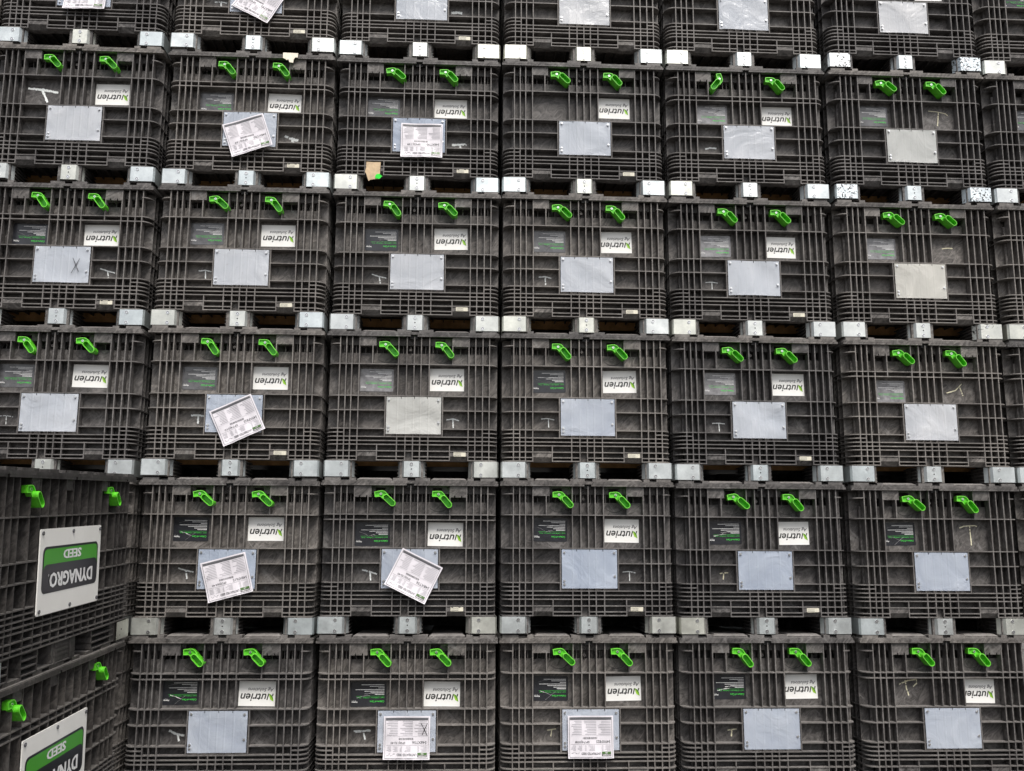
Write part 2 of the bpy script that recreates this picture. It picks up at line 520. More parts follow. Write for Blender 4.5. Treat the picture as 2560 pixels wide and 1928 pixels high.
def lid_mesh():
    mb = MB()
    HL, F, B, r = .571, -.013, L + .013, .03
    def slab(z0, z1, hl, f, b_, r):
        q = rrect(-hl, f, hl, b_, r)
        N = len(q)
        mb.face([(x, y, z1) for x, y in q], PLASTIC); mb.face([(x, y, z0) for x, y in q][::-1], PLASTIC)
        for i in range(N):
            p, q2 = q[i], q[(i + 1) % N]
            mb.face([(*p, z0), (*q2, z0), (*q2, z1), (*p, z1)], PLASTIC)
    slab(.956, .971, HL, F, B, r)
    slab(.971, .9745, HL - .004, F + .004, B - .004, r - .004)
    # skirt with a notch in the middle
    for a, b_ in ((-HL + .03, -.022), (.024, HL - .03)): mb.box(a, b_, F + .001, F + .03, .943, .956)
    mb.box(-.022, .024, F + .022, F + .03, .93, .956, DARK)
    for sx in (-1, 1):
        x0, x1 = (HL - .03, HL - .001) if sx > 0 else (-HL + .001, -HL + .03)
        for ya, yb in ((.017, .14), (.165, .895), (.915, 1.64), (1.662, L - .017)): mb.box(x0, x1, ya, yb, .943, .956)
        mb.box(min(sx * .541, sx * .57), max(sx * .541, sx * .57), -.0115, .0165, .943, .956)
        mb.box(min(sx * .541, sx * .57), max(sx * .541, sx * .57), L - .0165, L + .0115, .943, .956)
    # pads under the feet and raised fields between
    for a, b_ in ((-.55, -.448), (-.392, -.352), (-.112, -.018), (.032, .128), (.37, .41), (.455, .55)):
        mb.box(a, b_, F + .008, .10, .9745, .992, PLASTIC, EDGE)
        mb.box(a, b_, L - .10, L + .004, .9745, .992)
    for a, b_ in ((-.448, -.392), (-.018, .032), (.41, .455)): mb.box(a, b_, .02, .10, .9745, .984)
    for a, b_ in ((-.345, -.118), (.134, .364)):
        for ya, yb in ((.02, L / 2 - .03), (L / 2 + .03, L - .02)):
            q0 = [(a, ya), (b_, ya), (b_, yb), (a, yb)]; q1 = [(a + .018, ya + .03), (b_ - .018, ya + .03), (b_ - .018, yb - .03), (a + .018, yb - .03)]
            z0, z1, z2 = .9745, .984, .996
            for i in range(4):
                j = (i + 1) % 4
                mb.face([(*q0[i], z0), (*q0[j], z0), (*q0[j], z1), (*q0[i], z1)], PLASTIC)
                mb.face([(*q0[i], z1), (*q0[j], z1), (*q1[j], z2), (*q1[i], z2)], PLASTIC)
            mb.face([(*p, z2) for p in q1], PLASTIC)
    for ya, yb in ((.16, .27), (.32, .50), (.62, .72), (.80, .98), (1.08, 1.18), (1.26, 1.36), (1.48, 1.62)):
        for sx in (-1, 1): mb.box(min(sx * .47, sx * .55), max(sx * .47, sx * .55), ya, yb, .9745, .991)
    return mb.build("lid")


def strip(mb, path, z0, z1, th, mt):
    """bent sheet that follows a path of (x, y); outside on the right hand when walking +x"""
    n = len(path)
    outs = []
    for i, (x, y) in enumerate(path):
        dx = path[min(i + 1, n - 1)][0] - path[max(i - 1, 0)][0]; dy = path[min(i + 1, n - 1)][1] - path[max(i - 1, 0)][1]
        l = math.hypot(dx, dy)
        outs.append((x - dy / l * th, y + dx / l * th))
    for i in range(n - 1):
        a, b_, c, d = path[i], path[i + 1], outs[i + 1], outs[i]
        mb.face([(*a, z0), (*b_, z0), (*b_, z1), (*a, z1)], mt)
        mb.face([(*d, z0), (*d, z1), (*c, z1), (*c, z0)], mt)
        mb.face([(*a, z1), (*b_, z1), (*c, z1), (*d, z1)], mt)
        mb.face([(*a, z0), (*d, z0), (*c, z0), (*b_, z0)], mt)
    for i, flip in ((0, 0), (n - 1, 1)):
        a, d = path[i], outs[i]
        q = [(*a, z0), (*a, z1), (*d, z1), (*d, z0)]
        mb.face(q[::-1] if flip else q, mt)


def rivet(mb, x, z, y):
    mb.prism(circle(x, z, .0115, 14), front, STEEL, y - .0035, y)
    mb.face([front(p, y - .0037) for p in circle(x, z, .0085, 14)], GREYINK)
    mb.face([front(p, y - .0040) for p in circle(x + .0003, z - .0015, .0058, 12)], STEEL)


def plate_mesh(where, mt):
    mb = MB()
    z0, z1, y = .006, .109, -.006
    if where == 'mid':
        strip(mb, [(-.087, .056), (-.085, .046), (-.0475, y), (.0495, y), (.087, .046), (.089, .056)], z0, z1, .003, mt)
        rivet(mb, .001, .090, y); rivet(mb, .001, .024, y)
        mb.face([front(p, y - .0006) for p in circle(.001, .057, .0045, 10)], DARK)
    else:
        s = -1 if where == 'left' else 1
        path = [(-.566, .20), (-.566, .010), (-.556, y), (-.408, y), (-.371, .046)]
        if s > 0: path = [(-x, yy) for x, yy in path[::-1]]
        strip(mb, path, z0, z1, .003, mt)
        rivet(mb, s * .452, .090, y); rivet(mb, s * .452, .022, y)
    return mb.build("foot_plate")


def back_plate_mesh():
    mb = MB()
    strip(mb, [(.566, L - .2), (.566, L - .012), (.553, L + .004), (.40, L + .004)], .006, .109, .003, ZINC)
    for yy, r in ((L - .13, .006),):
        mb.face([(.5664, yy + a, .062 + b_) for a, b_ in circle(0, 0, r, 10)], DARK)
    mb.face([(.5664, L - .15 + a, .03 + b_) for a, b_ in circle(0, 0, .004, 10)], DARK)
    return mb.build("foot_plate")


def offset_poly(poly, d):
    n = len(poly); out = []
    for i in range(n):
        (x0, y0), (x1, y1), (x2, y2) = poly[i - 1], poly[i], poly[(i + 1) % n]
        a = Vector((x1 - x0, y1 - y0)).normalized(); b_ = Vector((x2 - x1, y2 - y1)).normalized()
        n1 = Vector((-a.y, a.x)); n2 = Vector((-b_.y, b_.x)); nn = (n1 + n2)
        nn = nn / max(0.35, nn.length_squared) * 2
        out.append((x1 + nn.x * d, y1 + nn.y * d))
    return out


def latch_mesh():
    """head bolted to the wall, hollow handle standing out; local origin at the screw, front to -Y"""
    mb = MB()
    head = [(-.041, -.017), (-.006, -.017), (.012, -.037), (.046, -.010), (.030, .011), (.021, .018), (.010, .0215), (-.010, .0215), (-.041, .018)]
    hi = offset_poly(head, .0045)
    mb.prism(head, front, GREEN, -.022, .02, cap=False)
    n = len(head)
    for i in range(n):
        j = (i + 1) % n
        mb.face([front(head[i], -.022), front(head[j], -.022), front(hi[j], -.022), front(hi[i], -.022)], GREENLIT)
        mb.face([front(hi[i], -.022), front(hi[j], -.022), front(hi[j], -.012), front(hi[i], -.012)], GREEN)
    mb.face([front(p, -.012) for p in hi], GREEN)
    # boss round the screw
    mb.prism(circle(0, 0, .0105, 14), front, GREEN, -.018, -.01)
    # handle cup: oval tube
    A, Bp, ro, ri = Vector((.0335, -.0285)), Vector((.0690, -.0690)), .0205, .0148
    dv = (Bp - A).normalized(); a0 = math.atan2(dv.y, dv.x)
    def stad(r_):
        q = []
        for c, s in ((Bp, -90), (A, 90)):
            for i in range(9):
                a = a0 + R(s + 180 * i / 8)
                q.append((c.x + r_ * math.cos(a), c.y + r_ * math.sin(a)))
        return q
    so, si = stad(ro), stad(ri); sm = stad((ro + ri) / 2)
    so2, si2 = stad(ro - .0012), stad(ri + .0012)
    yo, yi = -.058, -.018
    N = len(so)
    for i in range(N):
        j = (i + 1) % N
        mb.face([front(so[i], .02), front(so[j], .02), front(so[j], yo + .0015), front(so[i], yo + .0015)], GREEN)
        mb.face([front(so[i], yo + .0015), front(so[j], yo + .0015), front(so2[j], yo), front(so2[i], yo)], GREENLIT)
        mb.face([front(so2[i], yo), front(so2[j], yo), front(si2[j], yo), front(si2[i], yo)], GREENLIT)
        mb.face([front(si2[i], yo), front(si2[j], yo), front(si[j], yi), front(si[i], yi)], GREEN)
    mb.face([front(p, yi) for p in si], GREEN)
    return mb.build("latch")


def screw_mesh():
    mb = MB()
    mb.prism(circle(0, 0, .0078, 12), front, STEEL, -.0225, -.016)
    mb.face([front(p, -.0228) for p in circle(0, 0, .0030, 6)], GREYINK)
    return mb.build("screw")


PX0, PX1, PZ0, PZ1 = -.171, .187, .287, .534


def placard_mesh(seed, bow, PLATE):
    rnd = random.Random(seed)
    mb = MB()
    nx, nz = 84, 20
    ph = [rnd.uniform(0, 6.28) for _ in range(6)]; am = [rnd.uniform(.3, 1) for _ in range(6)]
    def h(u, v):
        e = min(u, 1 - u) * 2
        return -bow * ((.0035 * math.sin(5 * u + ph[0] + 2 * v) * am[0] + .0025 * math.sin(9 * u * v + ph[1]) * am[1]) * min(1, 4 * e) + .005 * am[2] * (1 - v) ** 3 * math.sin(math.pi * u)) - ridge(u)
    def ridge(u):
        x = PX0 + u * (PX1 - PX0)
        return sum(.0010 * math.exp(-((x - c_) / .0042) ** 2) for c_ in VC)
    vs = []
    base = len(mb.v)
    for j in range(nz + 1):
        for i in range(nx + 1):
            u, v = i / nx, j / nz
            vs.append((PX0 + u * (PX1 - PX0), -.004 + h(u, v), PZ0 + v * (PZ1 - PZ0)))
    mb.v += vs
    k = mb.mi(PLATE)
    for j in range(nz):
        for i in range(nx):
            if (j == nz - 1 and i in (22, 42, 62)): continue      # three small notches along the top
            a = base + j * (nx + 1) + i
            mb.f.append((a, a + 1, a + nx + 2, a + nx + 1)); mb.m.append(k)
    # rim so that the sheet has a thickness
    def edge(p, q): mb.face([(p[0], p[1] + .003, p[2]), (q[0], q[1] + .003, q[2]), q, p], PLATE)
    for i in range(nx):
        edge(vs[i], vs[i + 1]); edge(vs[(nz) * (nx + 1) + i + 1], vs[nz * (nx + 1) + i])
    for j in range(nz):
        edge(vs[(j + 1) * (nx + 1)], vs[j * (nx + 1)]); edge(vs[j * (nx + 1) + nx], vs[(j + 1) * (nx + 1) + nx])
    for x, z in ((PX0 + .016, PZ1 - .018), (PX1 - .018, PZ1 - .020), (PX1 - .016, PZ0 + .078), (PX0 + .016, PZ0 + .047), (PX0 + .016, PZ0 + .026)):
        y = -.005 - bow * .004
        mb.prism(circle(x, z, .0075, 12), front, STEEL, y - .003, .004)
        mb.prism(circle(x, z, .0048, 10), front, STEEL, y - .0055, y - .003)
    return mb


def flip_at(cx, cz, ang=0.0):
    """maps upright sticker coordinates (centre origin) to the upside-down sticker on the front, centre cx, cz"""
    ca, sa = math.cos(math.pi + ang), math.sin(math.pi + ang)
    return lambda p, d: (cx + p[0] * ca - p[1] * sa, d, cz + p[0] * sa + p[1] * ca)


def logo_mesh():
    mb = MB(); W2, H2 = .1135, .076
    tf = flip_at(0, 0)
    rect(mb, -W2, -H2, W2, H2, tf, 0, WHITE)
    mb.prism([(-W2, -H2), (W2, -H2), (W2, H2), (-W2, H2)], tf, WHITE, 0, .0012, cap=False)
    d = -.0006
    put_text(mb, "Ag Solutions", -.102, -.041, .058, -.013, tf, d, GREYINK, .25, 0.012)
    # N: two slanted stems and a two-tone leaf for the diagonal
    y0, y1 = -.001, .037
    sl = .25
    def stem(x, ww, a, b_, mt): mb.face([tf(p, d) for p in ((x + (a - y0) * sl, a), (x + ww + (a - y0) * sl, a), (x + ww + (b_ - y0) * sl, b_), (x + (b_ - y0) * sl, b_))], mt)
    stem(-.103, .0075, y0, y0 + .016, INK)
    stem(-.076, .0075, y0, y1, INK)
    tip, end = (-.104, .047), (-.073, y0)
    up_ = [tip, (-.0985, .020), (-.088, .006), end]; lo_ = [end, (-.0765, .016), (-.084, .036), tip]
    mb.face([tf(p, d - .0003) for p in up_], LEAFD)
    mb.face([tf(p, d - .0003) for p in lo_], LEAF)
    put_text(mb, "utrien", -.058, y0, .102, .045, tf, d, INK, .25, .018)
    return mb.build("logo_sticker")


def safety_mesh(seed, base):
    rnd = random.Random(seed)
    mb = MB(); W2, H2 = .1125, .076
    tf = flip_at(0, 0)
    poly = rrect(-W2, -H2, W2, H2, .008, 3)
    mb.face([tf(p, 0) for p in poly], base)
    mb.prism(poly, tf, base, 0, .001, cap=False)
    d = -.0006
    put_text(mb, "Culture of Care", -.099, .040, -.010, .052, tf, d, TXTGREEN, .2, .02)
    put_text(mb, "Lead \u2022 Collaborate \u2022 Challenge \u2022 Trust", -.099, .018, .070, .026, tf, d, TXTGREEN, .2, .01)
    rect(mb, -.099, .0125, .075, .0137, tf, d, TXTGREEN)
    put_text(mb, "Nutrien", .068, .044, .104, .053, tf, d, TXTWHITE, .2, .02)
    put_text(mb, "Ag Solutions", .078, .038, .104, .0425, tf, d, TXTWHITE, .2, .0)
    # lines of small print, too small to read
    y = .004
    for k, ln in enumerate((.058, .078, .118, .172, .034, .090, .138)):
        x = -.099; hh = .0048 if k == 0 else .0036
        while x < -.099 + ln:
            wd = rnd.uniform(.003, .009)
            rect(mb, x, y - hh, x + wd, y, tf, d, TXTWHITE); x += wd + .0012
        y -= .0098
    # creases
    for _ in range(3 + seed % 3):
        x, yy = rnd.uniform(-.1, .05), rnd.uniform(-.06, .06); a = rnd.uniform(-.7, .7); ln = rnd.uniform(.03, .09)
        q = [(x, yy), (x + ln * math.cos(a) * .5, yy + ln * math.sin(a) * .5 - .003), (x + ln * math.cos(a), yy + ln * math.sin(a))]
        for p, r_ in zip(q, q[1:]):
            p = (max(-.11, min(.11, p[0])), max(-.07, min(.07, p[1]))); r_ = (max(-.11, min(.11, r_[0])), max(-.07, min(.07, r_[1])))
            mb.face([tf((p[0], p[1]), d - .0004), tf((r_[0], r_[1]), d - .0004), tf((r_[0], r_[1] + .002), d - .0016), tf((p[0], p[1] + .0016), d - .0016)], STICKGLARECREASE)
    return mb.build("safety_sticker")


def tag_mesh():
    mb = MB(); tf = flip_at(0, 0); W2, H2 = .040, .0135
    poly = rrect(-W2, -H2, W2, H2, .003, 2)
    mb.face([tf(p, 0) for p in poly], TAGCOL); mb.prism(poly, tf, TAGCOL, 0, .001, cap=False)
    rnd = random.Random(3)
    for y in (.006, -.001, -.007):
        x = -.010
        while x < .034:
            wd = rnd.uniform(.002, .005); rect(mb, x, y, min(.036, x + wd), y + (.0035 if y > 0 else .002), tf, -.0005, GREYINK); x += wd + .0012
    return mb.build("serial_tag")


def paper_mesh(code, lot, seed, cross=False):
    rnd = random.Random(seed)
    mb = MB(); W, H = .286, .255
    # gently curled sheet; coordinates upright, centre origin
    cu = [rnd.uniform(.3, 1) for _ in range(4)]
    def curl(p):
        u, v = p[0] / W + .5, p[1] / H + .5
        return -(.022 * cu[0] * v ** 4 + .006 * cu[1] * math.sin(3.1 * u + 2) * v + .004 * cu[2] * math.sin(7 * u + 5 * v) + .0016 * math.sin(23 * u + 9 * cu[1]) * v + .006 * cu[3] * max(0, u + v - 1.5) ** 2 * 4)
    base = flip_at(0, 0)
    tf = lambda p, d: base(p, d + curl(p))
    nx, ny = 20, 16
    for j in range(ny):
        for i in range(nx):
            rect(mb, -W / 2 + W * i / nx, -H / 2 + H * j / ny, -W / 2 + W * (i + 1) / nx, -H / 2 + H * (j + 1) / ny, tf, 0, PAPER)
            q = [(-W / 2 + W * i / nx, -H / 2 + H * j / ny), (-W / 2 + W * (i + 1) / nx, -H / 2 + H * j / ny), (-W / 2 + W * (i + 1) / nx, -H / 2 + H * (j + 1) / ny), (-W / 2 + W * i / nx, -H / 2 + H * (j + 1) / ny)]
            mb.face([tf(p, .001) for p in q[::-1]], PAPER)
    d = -.0012
    def hline(x0, x1, y, hh, mt, n=8):
        for i in range(n):
            a, b_ = x0 + (x1 - x0) * i / n, x0 + (x1 - x0) * (i + 1) / n
            rect(mb, a, y, b_, y + hh, tf, d, mt)
    # printed border
    e = .009
    hline(-W / 2 + e, W / 2 - e, H / 2 - e, .0022, GREYINK); hline(-W / 2 + e, W / 2 - e, -H / 2 + e, .0022, GREYINK)
    for x in (-W / 2 + e, W / 2 - e - .002):
        for i in range(8): rect(mb, x, -H / 2 + e + (H - 2 * e) * i / 8, x + .002, -H / 2 + e + (H - 2 * e) * (i + 1) / 8, tf, d, GREYINK)
    hline(-.130, .130, -.116, .0135, GREYINK)
    # logo patch, heading
    for i in range(4):
        xa, xb = -.126 + .0145 * i, -.126 + .0145 * (i + 1)
        rect(mb, xa, .087, xb, .094, tf, d - .0006, OLIVE); rect(mb, xa, .094, xb, .101, tf, d - .0006, OLIVE)
        rect(mb, xa, .101, xb, .107, tf, d - .0006, INK); rect(mb, xa, .107, xb, .113, tf, d - .0006, INK)
    put_text(mb, "DYNAGRO", -.122, .1035, -.072, .111, tf, d - .0014, TXTWHITE, 0, .02)
    put_text(mb, "SEED", -.105, .0905, -.089, .098, tf, d - .0014, TXTWHITE, 0, .0)
    put_text(mb, "UNTREATED SEED", -.062, .092, .060, .106, tf, d, GREYINK, 0, .02)
    for k in range(7):
        x, y = .072 + .007 * k, .095 + rnd.uniform(-.003, .010); rect(mb, x, y, x + rnd.uniform(.003, .008), y + .0025, tf, d, GREYINK)
    # small tables
    for x0, x1 in ((-.125, -.085), (-.078, -.062), (-.025, .018), (.028, .042), (.055, .085), (.094, .125)):
        y = .079
        for k in range(5):
            hline(x0, x0 + (x1 - x0) * rnd.uniform(.5, 1), y, .0022, LGREY, 3); y -= .0068
    hline(-.126, .126, .0435, .001, GREYINK)
    put_text(mb, code, -.122, .020, -.034, .037, tf, d, GREYINK, 0, .01)
    put_text(mb, lot, .008, .020, .098, .037, tf, d, GREYINK, 0, .01)
    x = -.040
    while x < .050:
        wd = rnd.uniform(.001, .0035); rect(mb, x, .001, x + wd, .013, tf, d, GREYINK); x += wd + rnd.uniform(.001, .0025)
    hline(-.126, .126, -.0085, .001, LGREY)
    for x0, x1 in ((-.126, -.045), (-.036, .046), (.056, .126)):
        y = -.018
        for k in range(9):
            hline(x0, x0 + (x1 - x0) * rnd.uniform(.55, 1), y, .0034, LGREY, 4); y -= .0098
    if cross:
        for (xa, ya), (xb, yb) in (((-.128, -.085), (-.095, -.015)), ((-.090, -.085), (-.128, -.012))):
            n = 5
            for i in range(n):
                p = (xa + (xb - xa) * i / n, ya + (yb - ya) * i / n); q = (xa + (xb - xa) * (i + 1) / n, ya + (yb - ya) * (i + 1) / n)
                mb.face([tf((p[0], p[1]), d - .001), tf((p[0] + .0038, p[1]), d - .001), tf((q[0] + .0038, q[1]), d - .001), tf((q[0], q[1]), d - .001)], INK)
    return mb.build("seed_label")


def stroke_mesh(name, strokes, wd, mt, seed=0, y=0.0):
    """chalk or pen strokes lying on the surface; strokes are lists of (x, z)"""
    rnd = random.Random(seed); mb = MB()
    for k, st in enumerate(strokes):
        pts = []
        for p, q in zip(st, st[1:]):
            l = math.hypot(q[0] - p[0], q[1] - p[1]); n = max(2, int(l / .006))
            pts += [(p[0] + (q[0] - p[0]) * i / n, p[1] + (q[1] - p[1]) * i / n) for i in range(n)]
        pts.append(st[-1])
        prev = None
        for i, p in enumerate(pts):
            a = pts[min(i + 1, len(pts) - 1)]; b_ = pts[max(i - 1, 0)]
            dx, dz = a[0] - b_[0], a[1] - b_[1]; l = math.hypot(dx, dz) or 1
            nx, nz = -dz / l, dx / l
            w1, w2 = wd * rnd.uniform(.32, .62), wd * rnd.uniform(.32, .62)
            cur = ((p[0] + nx * w1, y - .0006 * k, p[1] + nz * w1), (p[0] - nx * w2, y - .0006 * k, p[1] - nz * w2))
            if prev and rnd.random() > .04: mb.face([prev[1], cur[1], cur[0], prev[0]], mt)
            prev = cur
    return mb.build(name)


def sign_mesh():
    """white panel for the long side, upside-down lettering, plane facing +X, centre origin (y, z)"""
    mb = MB(); W2, H2 = .380, .210
    tf = lambda p, d: (d, -p[0], -p[1])
    tp = lambda p, d: (d, p[0], p[1])
    mb.prism(rrect(-W2, -H2, W2, H2, .008, 2), tp, SIGNWHITE, .0, -.006)
    x0, x1, y0, y1 = -.345, .345, -.122, .108          # upright: dark field above, green band below
    mb.face([tf(p, .001) for p in rrect(x0, y0, x1, y1, .035, 5)], SIGNBLACK)
    gq = [(x0 + .012, -.010), (x0 + .012, y0 + .040), (x0 + .020, y0 + .020), (x0 + .042, y0 + .012), (x1 - .042, y0 + .012), (x1 - .020, y0 + .020), (x1 - .012, y0 + .040), (x1 - .012, -.010),
          (x1 - .020, -.026), (x1 - .045, -.034), (x0 + .045, -.034), (x0 + .020, -.026)]
    mb.face([tf(p, .002) for p in gq], SIGNGREEN)
    for q, dx in enumerate((-.003, .003)): put_text(mb, "SEED", -.110 + dx, -.099, .110 + dx, -.052, tf, .003 + .0003 * q, TXTWHITE, 0, .02)
    for q, dx in enumerate((-.004, 0, .004)): put_text(mb, "DYNAGRO", -.272 + dx, .010, .259 + dx, .084, tf, .003 + .0003 * q, TXTWHITE, 0, .02)
    put_text(mb, "\u00ae", .268, .014, .280, .026, tf, .003, TXTWHITE, 0, 0)
    for y in (-.358, 0, .358):
        for z in (-.190, .190):
            mb.prism(circle(y, z, .010, 10), tp, GREYINK, .006, .0); mb.face([tp(p, .0064) for p in circle(y, z, .004, 8)], STEEL)
    return mb.build("side_sign")


# ------------------------------------------------------------------ shared meshes
M_BODY = {'A': body_mesh('A'), 'B': body_mesh('B')}
M_LID = lid_mesh()
M_PLATE = {(w_, s): plate_mesh(w_, ZINC_SPECK if s else ZINC) for w_ in ('left', 'mid', 'right') for s in (0, 1)}
M_LATCH = latch_mesh(); M_SCREW = screw_mesh()
BOW = (.5, 1.0, 1.4, .8, 1.2, .3)
TINT = {(1, 5): 2, (2, 5): 2, (2, 4): 1, (3, 5): 1, (3, 2): 2, (1, 0): 1, (2, 1): 1, (0, 2): 1, (0, 3): 1, (0, 4): 1, (1, 4): 1, (1, 3): 1, (2, 3): 1, (2, 2): 1, (2, 0): 1, (3, 0): 1, (3, 4): 1, (3, 3): 0, (0, 5): 1}
M_LOGO = logo_mesh()
M_SAFE = {(i, f): safety_mesh(i, (STICKDARK, STICKHALFGLARE, STICKGLARECREASE)[f]) for i in range(5) for f in range(3)}
GLARE = {(1, 1): 1, (1, 2): 1, (1, 4): 2, (1, 5): 1, (2, 1): 1, (2, 3): 1, (2, 4): 2, (2, 5): 2, (3, 0): 1, (3, 1): 1, (3, 2): 2, (3, 4): 2, (3, 5): 2, (1, 6): 1, (2, 6): 1, (3, 6): 1}  # how much sky glare is painted into each bin's sticker
M_TAG = tag_mesh()
mb = MB(); mb.box(-.50, .50, .353, .375, .108, .168, WOOD); mb.box(-.50, .50, .350, .353, .150, .153, WOOD)
M_BOARD = mb.build("cross_board")

# ------------------------------------------------------------------ what each bin carries
# row 0 is the top row, column 0 the leftmost; kind of wall, placard, logo x, safety sticker, chalk, paper, tag
TT = {'T': [[(-.036, .018), (.0, .022), (.036, .014)], [(.002, .02), (.004, -.030)]],
      'Tw': [[(-.040, .026), (.0, .014), (.042, .004)], [(.002, .014), (.010, -.034)]],
      'Ts': [[(-.024, .016), (.024, .022)], [(.0, .018), (-.004, -.018)]],
      'Tbig': [[(-.085, .024), (.0, .018), (.085, .002)], [(-.004, .016), (.028, -.062)]],
      'Tthin': [[(-.060, .050), (.0, .044), (.050, .034), (.062, .020)], [(.006, .042), (-.006, -.050)]],
      'Ttall': [[(-.050, .030), (-.02, .040), (.040, .044), (.052, .036)], [(.010, .040), (.014, -.075)]],
      'Y': [[(-.062, -.020), (-.01, -.004), (.030, .038)], [(.016, .016), (.034, -.034)]],
      'Thook': [[(-.052, .018), (.0, .040), (.048, .046), (.046, .022), (.026, .004)], [(-.018, .040), (-.014, .0), (.0, -.044)]],
      'dash': [[(-.032, -.002), (.0, .004), (.034, .002)]],
      'sm': [[(-.040, .022), (-.01, .006), (.038, -.008)], [(.004, .004), (.012, -.034)], [(.0, .012), (.006, -.012)]],
      'smear': [[(-.045, .010), (.045, .012)], [(-.040, .004), (.040, .016)], [(.006, .0), (.016, -.034)]]}
LC, RCX, CZ = -.272, .284, .382
SPEC = {}
def S(k, c, feat, kind='A', plac=0, safe=0, logo=1, chalk=None, paper=None, tag=1, speck=(0, 0, 0), ldx=0.0, sdx=0.0, pen=False, latch=(0, 0)):
    SPEC[(k, c)] = dict(feat=feat, kind=kind, plac=plac, safe=safe, logo=logo, chalk=chalk, paper=paper, tag=tag, speck=speck, ldx=ldx, sdx=sdx, pen=pen, latch=latch)
P_ = lambda code, lot, x, z, a, cross=0: (code, lot, x, z, a, cross)
S(0, -1, "only its right edge in view", tag=0)
S(1, -1, "only its right edge in view", tag=0)
S(0, 0, "straight paper label on its clear plate", paper=P_("S48XT90", "SP50J139", .02, .375, 0), tag=0)
S(0, 1, "paper label hanging askew off its clear plate", paper=P_("S48XT90", "SP50J139", .03, .37, -28), chalk=('T', LC + .02, CZ - .012, CHALK, .011))
S(0, 2, "bare clear plate and smudged chalk", plac=0, chalk=('dash', RCX - .03, CZ, CHALK, .02))
S(0, 3, "bare bluish clear plate", plac=3, tag=0)
S(0, 4, "bare clear plate bowed at its bottom edge", plac=4, tag=0)
S(0, 5, "bare clear plate above black-flecked steel feet", plac=1, tag=0, speck=(1, 0, 1))
S(0, 6, "only its left edge in view", kind='B', tag=0)
S(1, 0, "large chalk T where its black sticker should be", safe=None, chalk=('Tbig', -.24, .655, CHALK, .017), plac=3, tag=0)
S(1, 1, "paper label tilted across its clear plate", kind='B', safe=1, paper=P_("S48XT90", "SP50J139", .0, .36, 19), chalk=('sm', RCX, CZ - .01, CHALK, .018))
S(1, 2, "upright paper label and smeared chalk", kind='B', safe=3, paper=P_("S48XT90", "SP50J139", .028, .365, 0), chalk=('smear', RCX, CZ - .02, CHALK, .014))
S(1, 3, "no black sticker left of its white logo", safe=None, plac=1)
S(1, 4, "one green latch turned the other way", kind='B', safe=2, plac=2, tag=0, latch=(1, 0), chalk=('dash', LC + .02, CZ, CHALK, .012))
S(1, 5, "thin chalk T in place of the white logo", safe=4, logo=0, plac=4, tag=0, chalk=('Tthin', .245, .655, CHALKY, .006), speck=(1, 0, 1))
S(1, 6, "only its left edge in view", kind='A', tag=0)
S(2, 0, "pen cross drawn on its clear plate", kind='B', safe=1, plac=2, pen=True, chalk=('Tw', RCX + .0, CZ - .01, CHALK, .009))
S(2, 1, "small chalk T left of its bare clear plate", safe=2, plac=3, chalk=('T', LC + .03, CZ - .005, CHALK, .008))
S(2, 2, "slanted chalk T left of its bare clear plate", safe=3, plac=0, chalk=('Tw', LC + .02, CZ - .005, CHALK, .009))
S(2, 3, "clean chalk T left of its shiny clear plate", safe=0, plac=1, ldx=-.006, chalk=('T', LC, CZ, CHALK, .009))
S(2, 4, "faint chalk T and a faded black sticker", safe=4, plac=2, ldx=-.02, chalk=('T', LC + .0, CZ - .012, CHALK, .006))
S(2, 5, "short yellow chalk dash in place of the logo", safe=4, logo=0, plac=5, tag=0, chalk=('dash', .245, .668, CHALKY, .008), speck=(0, 0, 1))
S(2, 6, "only its left edge in view", kind='B', tag=0)
S(3, 0, "rippled clear plate and thin chalk T", safe=2, plac=4, tag=0, chalk=('T', LC - .01, CZ - .01, CHALK, .005))
S(3, 1, "paper label tilted on its plate and chalk T", safe=4, paper=P_("S49XF82S", "SP74J010", .035, .365, 25), chalk=('T', LC + .035, CZ, CHALK, .013))
S(3, 2, "chalk T right of its bare clear plate", safe=2, plac=1, chalk=('T', RCX - .02, CZ - .01, CHALK, .009))
S(3, 3, "creased black sticker, chalk T left of its plate", safe=1, plac=0, chalk=('T', LC + .02, CZ, CHALK, .007))
S(3, 4, "pale chalk T left of its wide clear plate", safe=3, plac=2, chalk=('T', LC + .02, CZ - .01, CHALK, .007))
S(3, 5, "forked yellow chalk mark in place of the logo", kind='B', safe=2, logo=0, plac=1, tag=0, chalk=('Y', .235, .645, CHALKY, .007), speck=(0, 0, 0))
S(3, 6, "only its left edge in view", kind='B', tag=0)
S(4, 0, "mostly hidden behind the signed bins", tag=0)
S(4, 1, "paper label tilted upward to the right", safe=0, sdx=.0, paper=P_("S48XF61S", "SP23J064-40", .015, .36, 15), chalk=('Tw', LC + .01, CZ + .005, CHALK, .010), tag=0)
S(4, 2, "paper label tilted down to the right", kind='B', safe=1, paper=P_("S48XT56", "SP50J132-40", .035, .365, -26), chalk=('Tw', LC + .02, CZ - .01, CHALK, .010))
S(4, 3, "chalk T right of its smooth clear plate", safe=1, plac=0, chalk=('T', RCX - .01, CZ - .012, CHALK, .006))
S(4, 4, "tiny chalk T left of its clear plate", safe=3, plac=3, ldx=-.012, chalk=('Ts', LC + .02, CZ - .012, CHALKY, .008))
S(4, 5, "tall yellow chalk T in place of the logo", safe=0, logo=0, plac=5, tag=0, chalk=('Ttall', .235, .665, CHALKY, .007))
S(4, 6, "only a sliver of its left edge in view", kind='A', tag=0)
S(5, 0, "mostly hidden behind the signed bins", tag=0)
